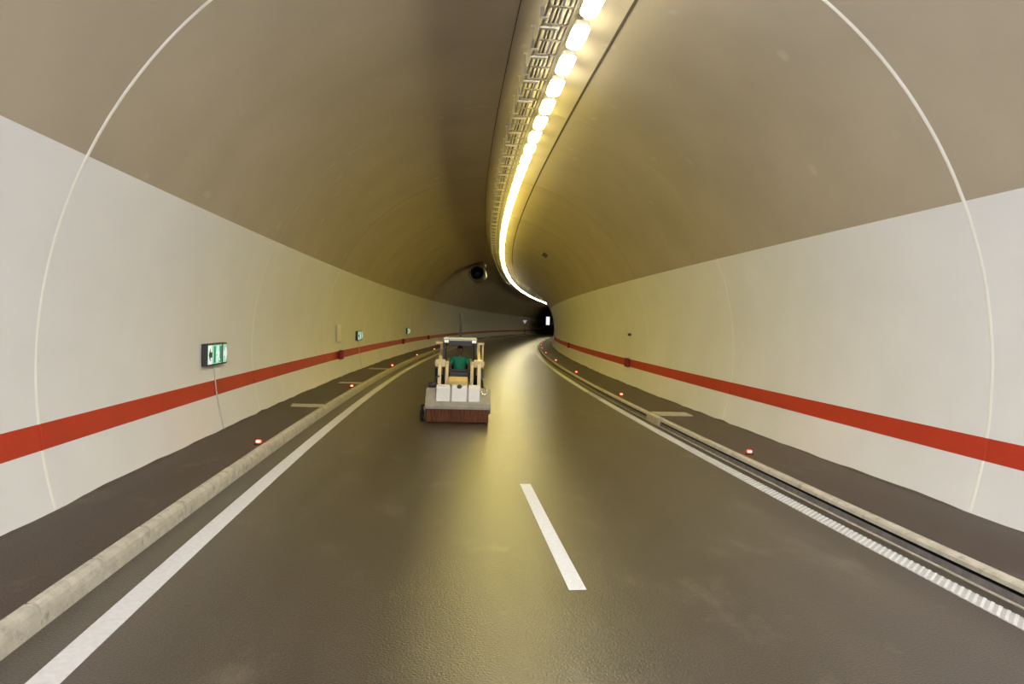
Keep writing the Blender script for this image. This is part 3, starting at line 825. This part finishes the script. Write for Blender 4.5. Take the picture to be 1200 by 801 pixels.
# head: sculpted from a sphere
def head_bm():
    t = bmesh.new(); bmesh.ops.create_uvsphere(t, u_segments=40, v_segments=28, radius=1)
    for v in t.verts:
        x, y, z = v.co
        w, d, h = .077, .098, .118
        nx, ny, nz = x*w, y*d, z*h
        if z < 0: nx *= 1 - .30*(-z)**1.4; ny *= 1 - .10*(-z)**1.5
        if y < 0:                      # face plane
            f = max(0, -y)
            nose = math.exp(-((x/.16)**2)) * math.exp(-(((z + .10)/.24)**2)); ny -= .026*nose*f
            eye = math.exp(-(((abs(x) - .42)/.18)**2)) * math.exp(-(((z - .12)/.12)**2)); ny += .013*eye*f
            brow = math.exp(-(((abs(x) - .38)/.30)**2)) * math.exp(-(((z - .30)/.10)**2)); ny -= .006*brow*f
            lip = math.exp(-((x/.26)**2)) * (math.exp(-(((z + .44)/.06)**2)) + math.exp(-(((z + .58)/.06)**2))); ny -= .008*lip*f
            chin = math.exp(-((x/.28)**2)) * math.exp(-(((z + .84)/.13)**2)); ny -= .014*chin*f
        v.co = (nx, ny, nz)
    for sx in (-1, 1):
        e = bmesh.ops.create_uvsphere(t, u_segments=14, v_segments=10, radius=1)['verts']
        for v in e: v.co = Vector((sx*(.078 + v.co.x*.010), .012 + v.co.y*.018, -.004 + v.co.z*.031))
    return t
bm = bmesh.new()
for m_ in body_parts: bm.from_mesh(m_)
hm = bpy.data.meshes.new('h'); hb = head_bm()
HC = Vector((0, .42, 1.635))
bmesh.ops.translate(hb, vec=HC, verts=hb.verts); hb.to_mesh(hm); hb.free(); bm.from_mesh(hm)
tmp = bpy.data.meshes.new('person_body'); bm.to_mesh(tmp); bm.free()
to = bpy.data.objects.new('tmp', tmp); C.objects.link(to)
rmod = to.modifiers.new('r', 'REMESH'); rmod.mode = 'VOXEL'; rmod.voxel_size = .0062; rmod.use_smooth_shade = True
bme = bpy.data.meshes.new_from_object(to.evaluated_get(bpy.context.evaluated_depsgraph_get()))
bpy.data.objects.remove(to)
bme.name = 'body'; bme.materials.clear()
link('body', bme, M['skin'], per)
for sx in (-1, 1):
    b = B(); b.lathe([(0, -.011), (.008, -.008), (.0115, 0), (.008, .008), (0, .011)], n=12, loc=(HC.x + sx*.031, HC.y - .079, HC.z + .014)); b.obj('eye', M['eye'], per)
# hair
t = bmesh.new(); bmesh.ops.create_uvsphere(t, u_segments=32, v_segments=20, radius=1)
bmesh.ops.delete(t, geom=[v for v in t.verts if v.co.z < (.42 if v.co.y < -.25 else (.05 if v.co.y < .25 else -.35))], context='VERTS')
for v in t.verts: v.co = Vector((v.co.x*.089, v.co.y*.110, v.co.z*.134)) + HC + Vector((0, .002, .002))
for f in t.faces: f.smooth = True
b = B(); b.merge(t); ho = b.obj('hair', M['hair'], per)
so = ho.modifiers.new('s', 'SOLIDIFY'); so.thickness = .012; so.offset = -1
# shirt, trousers, shoes
V, E, R = [], [], []
w0 = chain(V, E, R, [((0, .455, 1.045), (.172, .135))])
c0 = chain(V, E, R, [((0, .47, 1.17), (.165, .13)), ((0, .47, 1.31), (.182, .132)), ((0, .465, 1.425), (.148, .10)), ((0, .455, 1.475), (.072, .066))], w0)
for sx in (-1, 1):
    chain(V, E, R, [((sx*.158, .46, 1.425), .078), ((sx*.205, .45, 1.38), .072), ((sx*.245, .365, 1.26), .063)], c0 - 1)
link('shirt', skin('shirt', V, E, R), M['shirt'], per)
V, E, R = [], [], []
w0 = chain(V, E, R, [((0, .45, 1.02), (.168, .115))])
for sx in (-1, 1):
    chain(V, E, R, [((sx*.10, .42, 1.015), .102), ((sx*.14, .22, 1.01), .092), ((sx*.15, .0, 1.0), .076), ((sx*.15, -.06, .92), .070), ((sx*.15, -.08, .76), .062), ((sx*.15, -.09, .625), .055)], w0)
link('trousers', skin('trousers', V, E, R), M['trouser'], per)
for sx in (-1, 1):
    V, E, R = [], [], []
    chain(V, E, R, [((sx*.15, -.085, .57), .05), ((sx*.15, -.10, .535), .05), ((sx*.155, -.18, .52), .046), ((sx*.16, -.25, .515), .036)])
    link('shoe', skin('shoe', V, E, R), M['hair'], per)
for o in list(per.children):
    for p_ in o.data.polygons: p_.use_smooth = True

# ------------------------------------------------------------------ daylight through an unseen portal, assumed behind the camera
w = bpy.data.worlds.new('sky'); SC.world = w; w.use_nodes = True
bg = w.node_tree.nodes['Background']; bg.inputs['Color'].default_value = (.92, .95, 1.0, 1); bg.inputs['Strength'].default_value = 3.2
pl = bpy.data.lights.new('portal', 'AREA'); pl.shape = 'RECTANGLE'; pl.size = 11.4; pl.size_y = 7.6; pl.cycles.is_portal = True
po = bpy.data.objects.new('unseen_mouth_portal', pl); C.objects.link(po)
po.location = P(A0 - .05, XC, 3.7); po.rotation_euler = (PI/2, 0, PI)   # faces into the tunnel (+y)

# ------------------------------------------------------------------ camera
yaw, pit, roll = 0.12164148, 0.02805669, 0.03056127
def Rm():
    cy, sy = math.cos(yaw), math.sin(yaw); cp, sp = math.cos(pit), math.sin(pit); cr, sr_ = math.cos(roll), math.sin(roll)
    Yw = Matrix(((cy, -sy, 0), (sy, cy, 0), (0, 0, 1)))
    Pt = Matrix(((1, 0, 0), (0, cp, -sp), (0, sp, cp)))
    Rl = Matrix(((cr, 0, sr_), (0, 1, 0), (-sr_, 0, cr)))
    return Rl @ Pt @ Yw
Rw = Rm()
cd = bpy.data.cameras.new('camera'); co = bpy.data.objects.new('camera', cd); C.objects.link(co)
cd.sensor_width = 36; cd.lens = 24.0; cd.clip_end = 600; cd.clip_start = .05
rt, fw, up = Rw[0], Rw[1], Rw[2]
co.matrix_world = Matrix(((rt[0], up[0], -fw[0], 0), (rt[1], up[1], -fw[1], 0), (rt[2], up[2], -fw[2], 2.4), (0, 0, 0, 1)))
SC.camera = co

vs = SC.view_settings
vs.view_transform = 'Standard'; vs.look = 'None'; vs.exposure = 0; vs.gamma = 1; vs.use_curve_mapping = False
SC.cycles.max_bounces = 8; SC.cycles.diffuse_bounces = 5
SC.cycles.use_denoising = True
SC.cycles.sample_clamp_indirect = 8
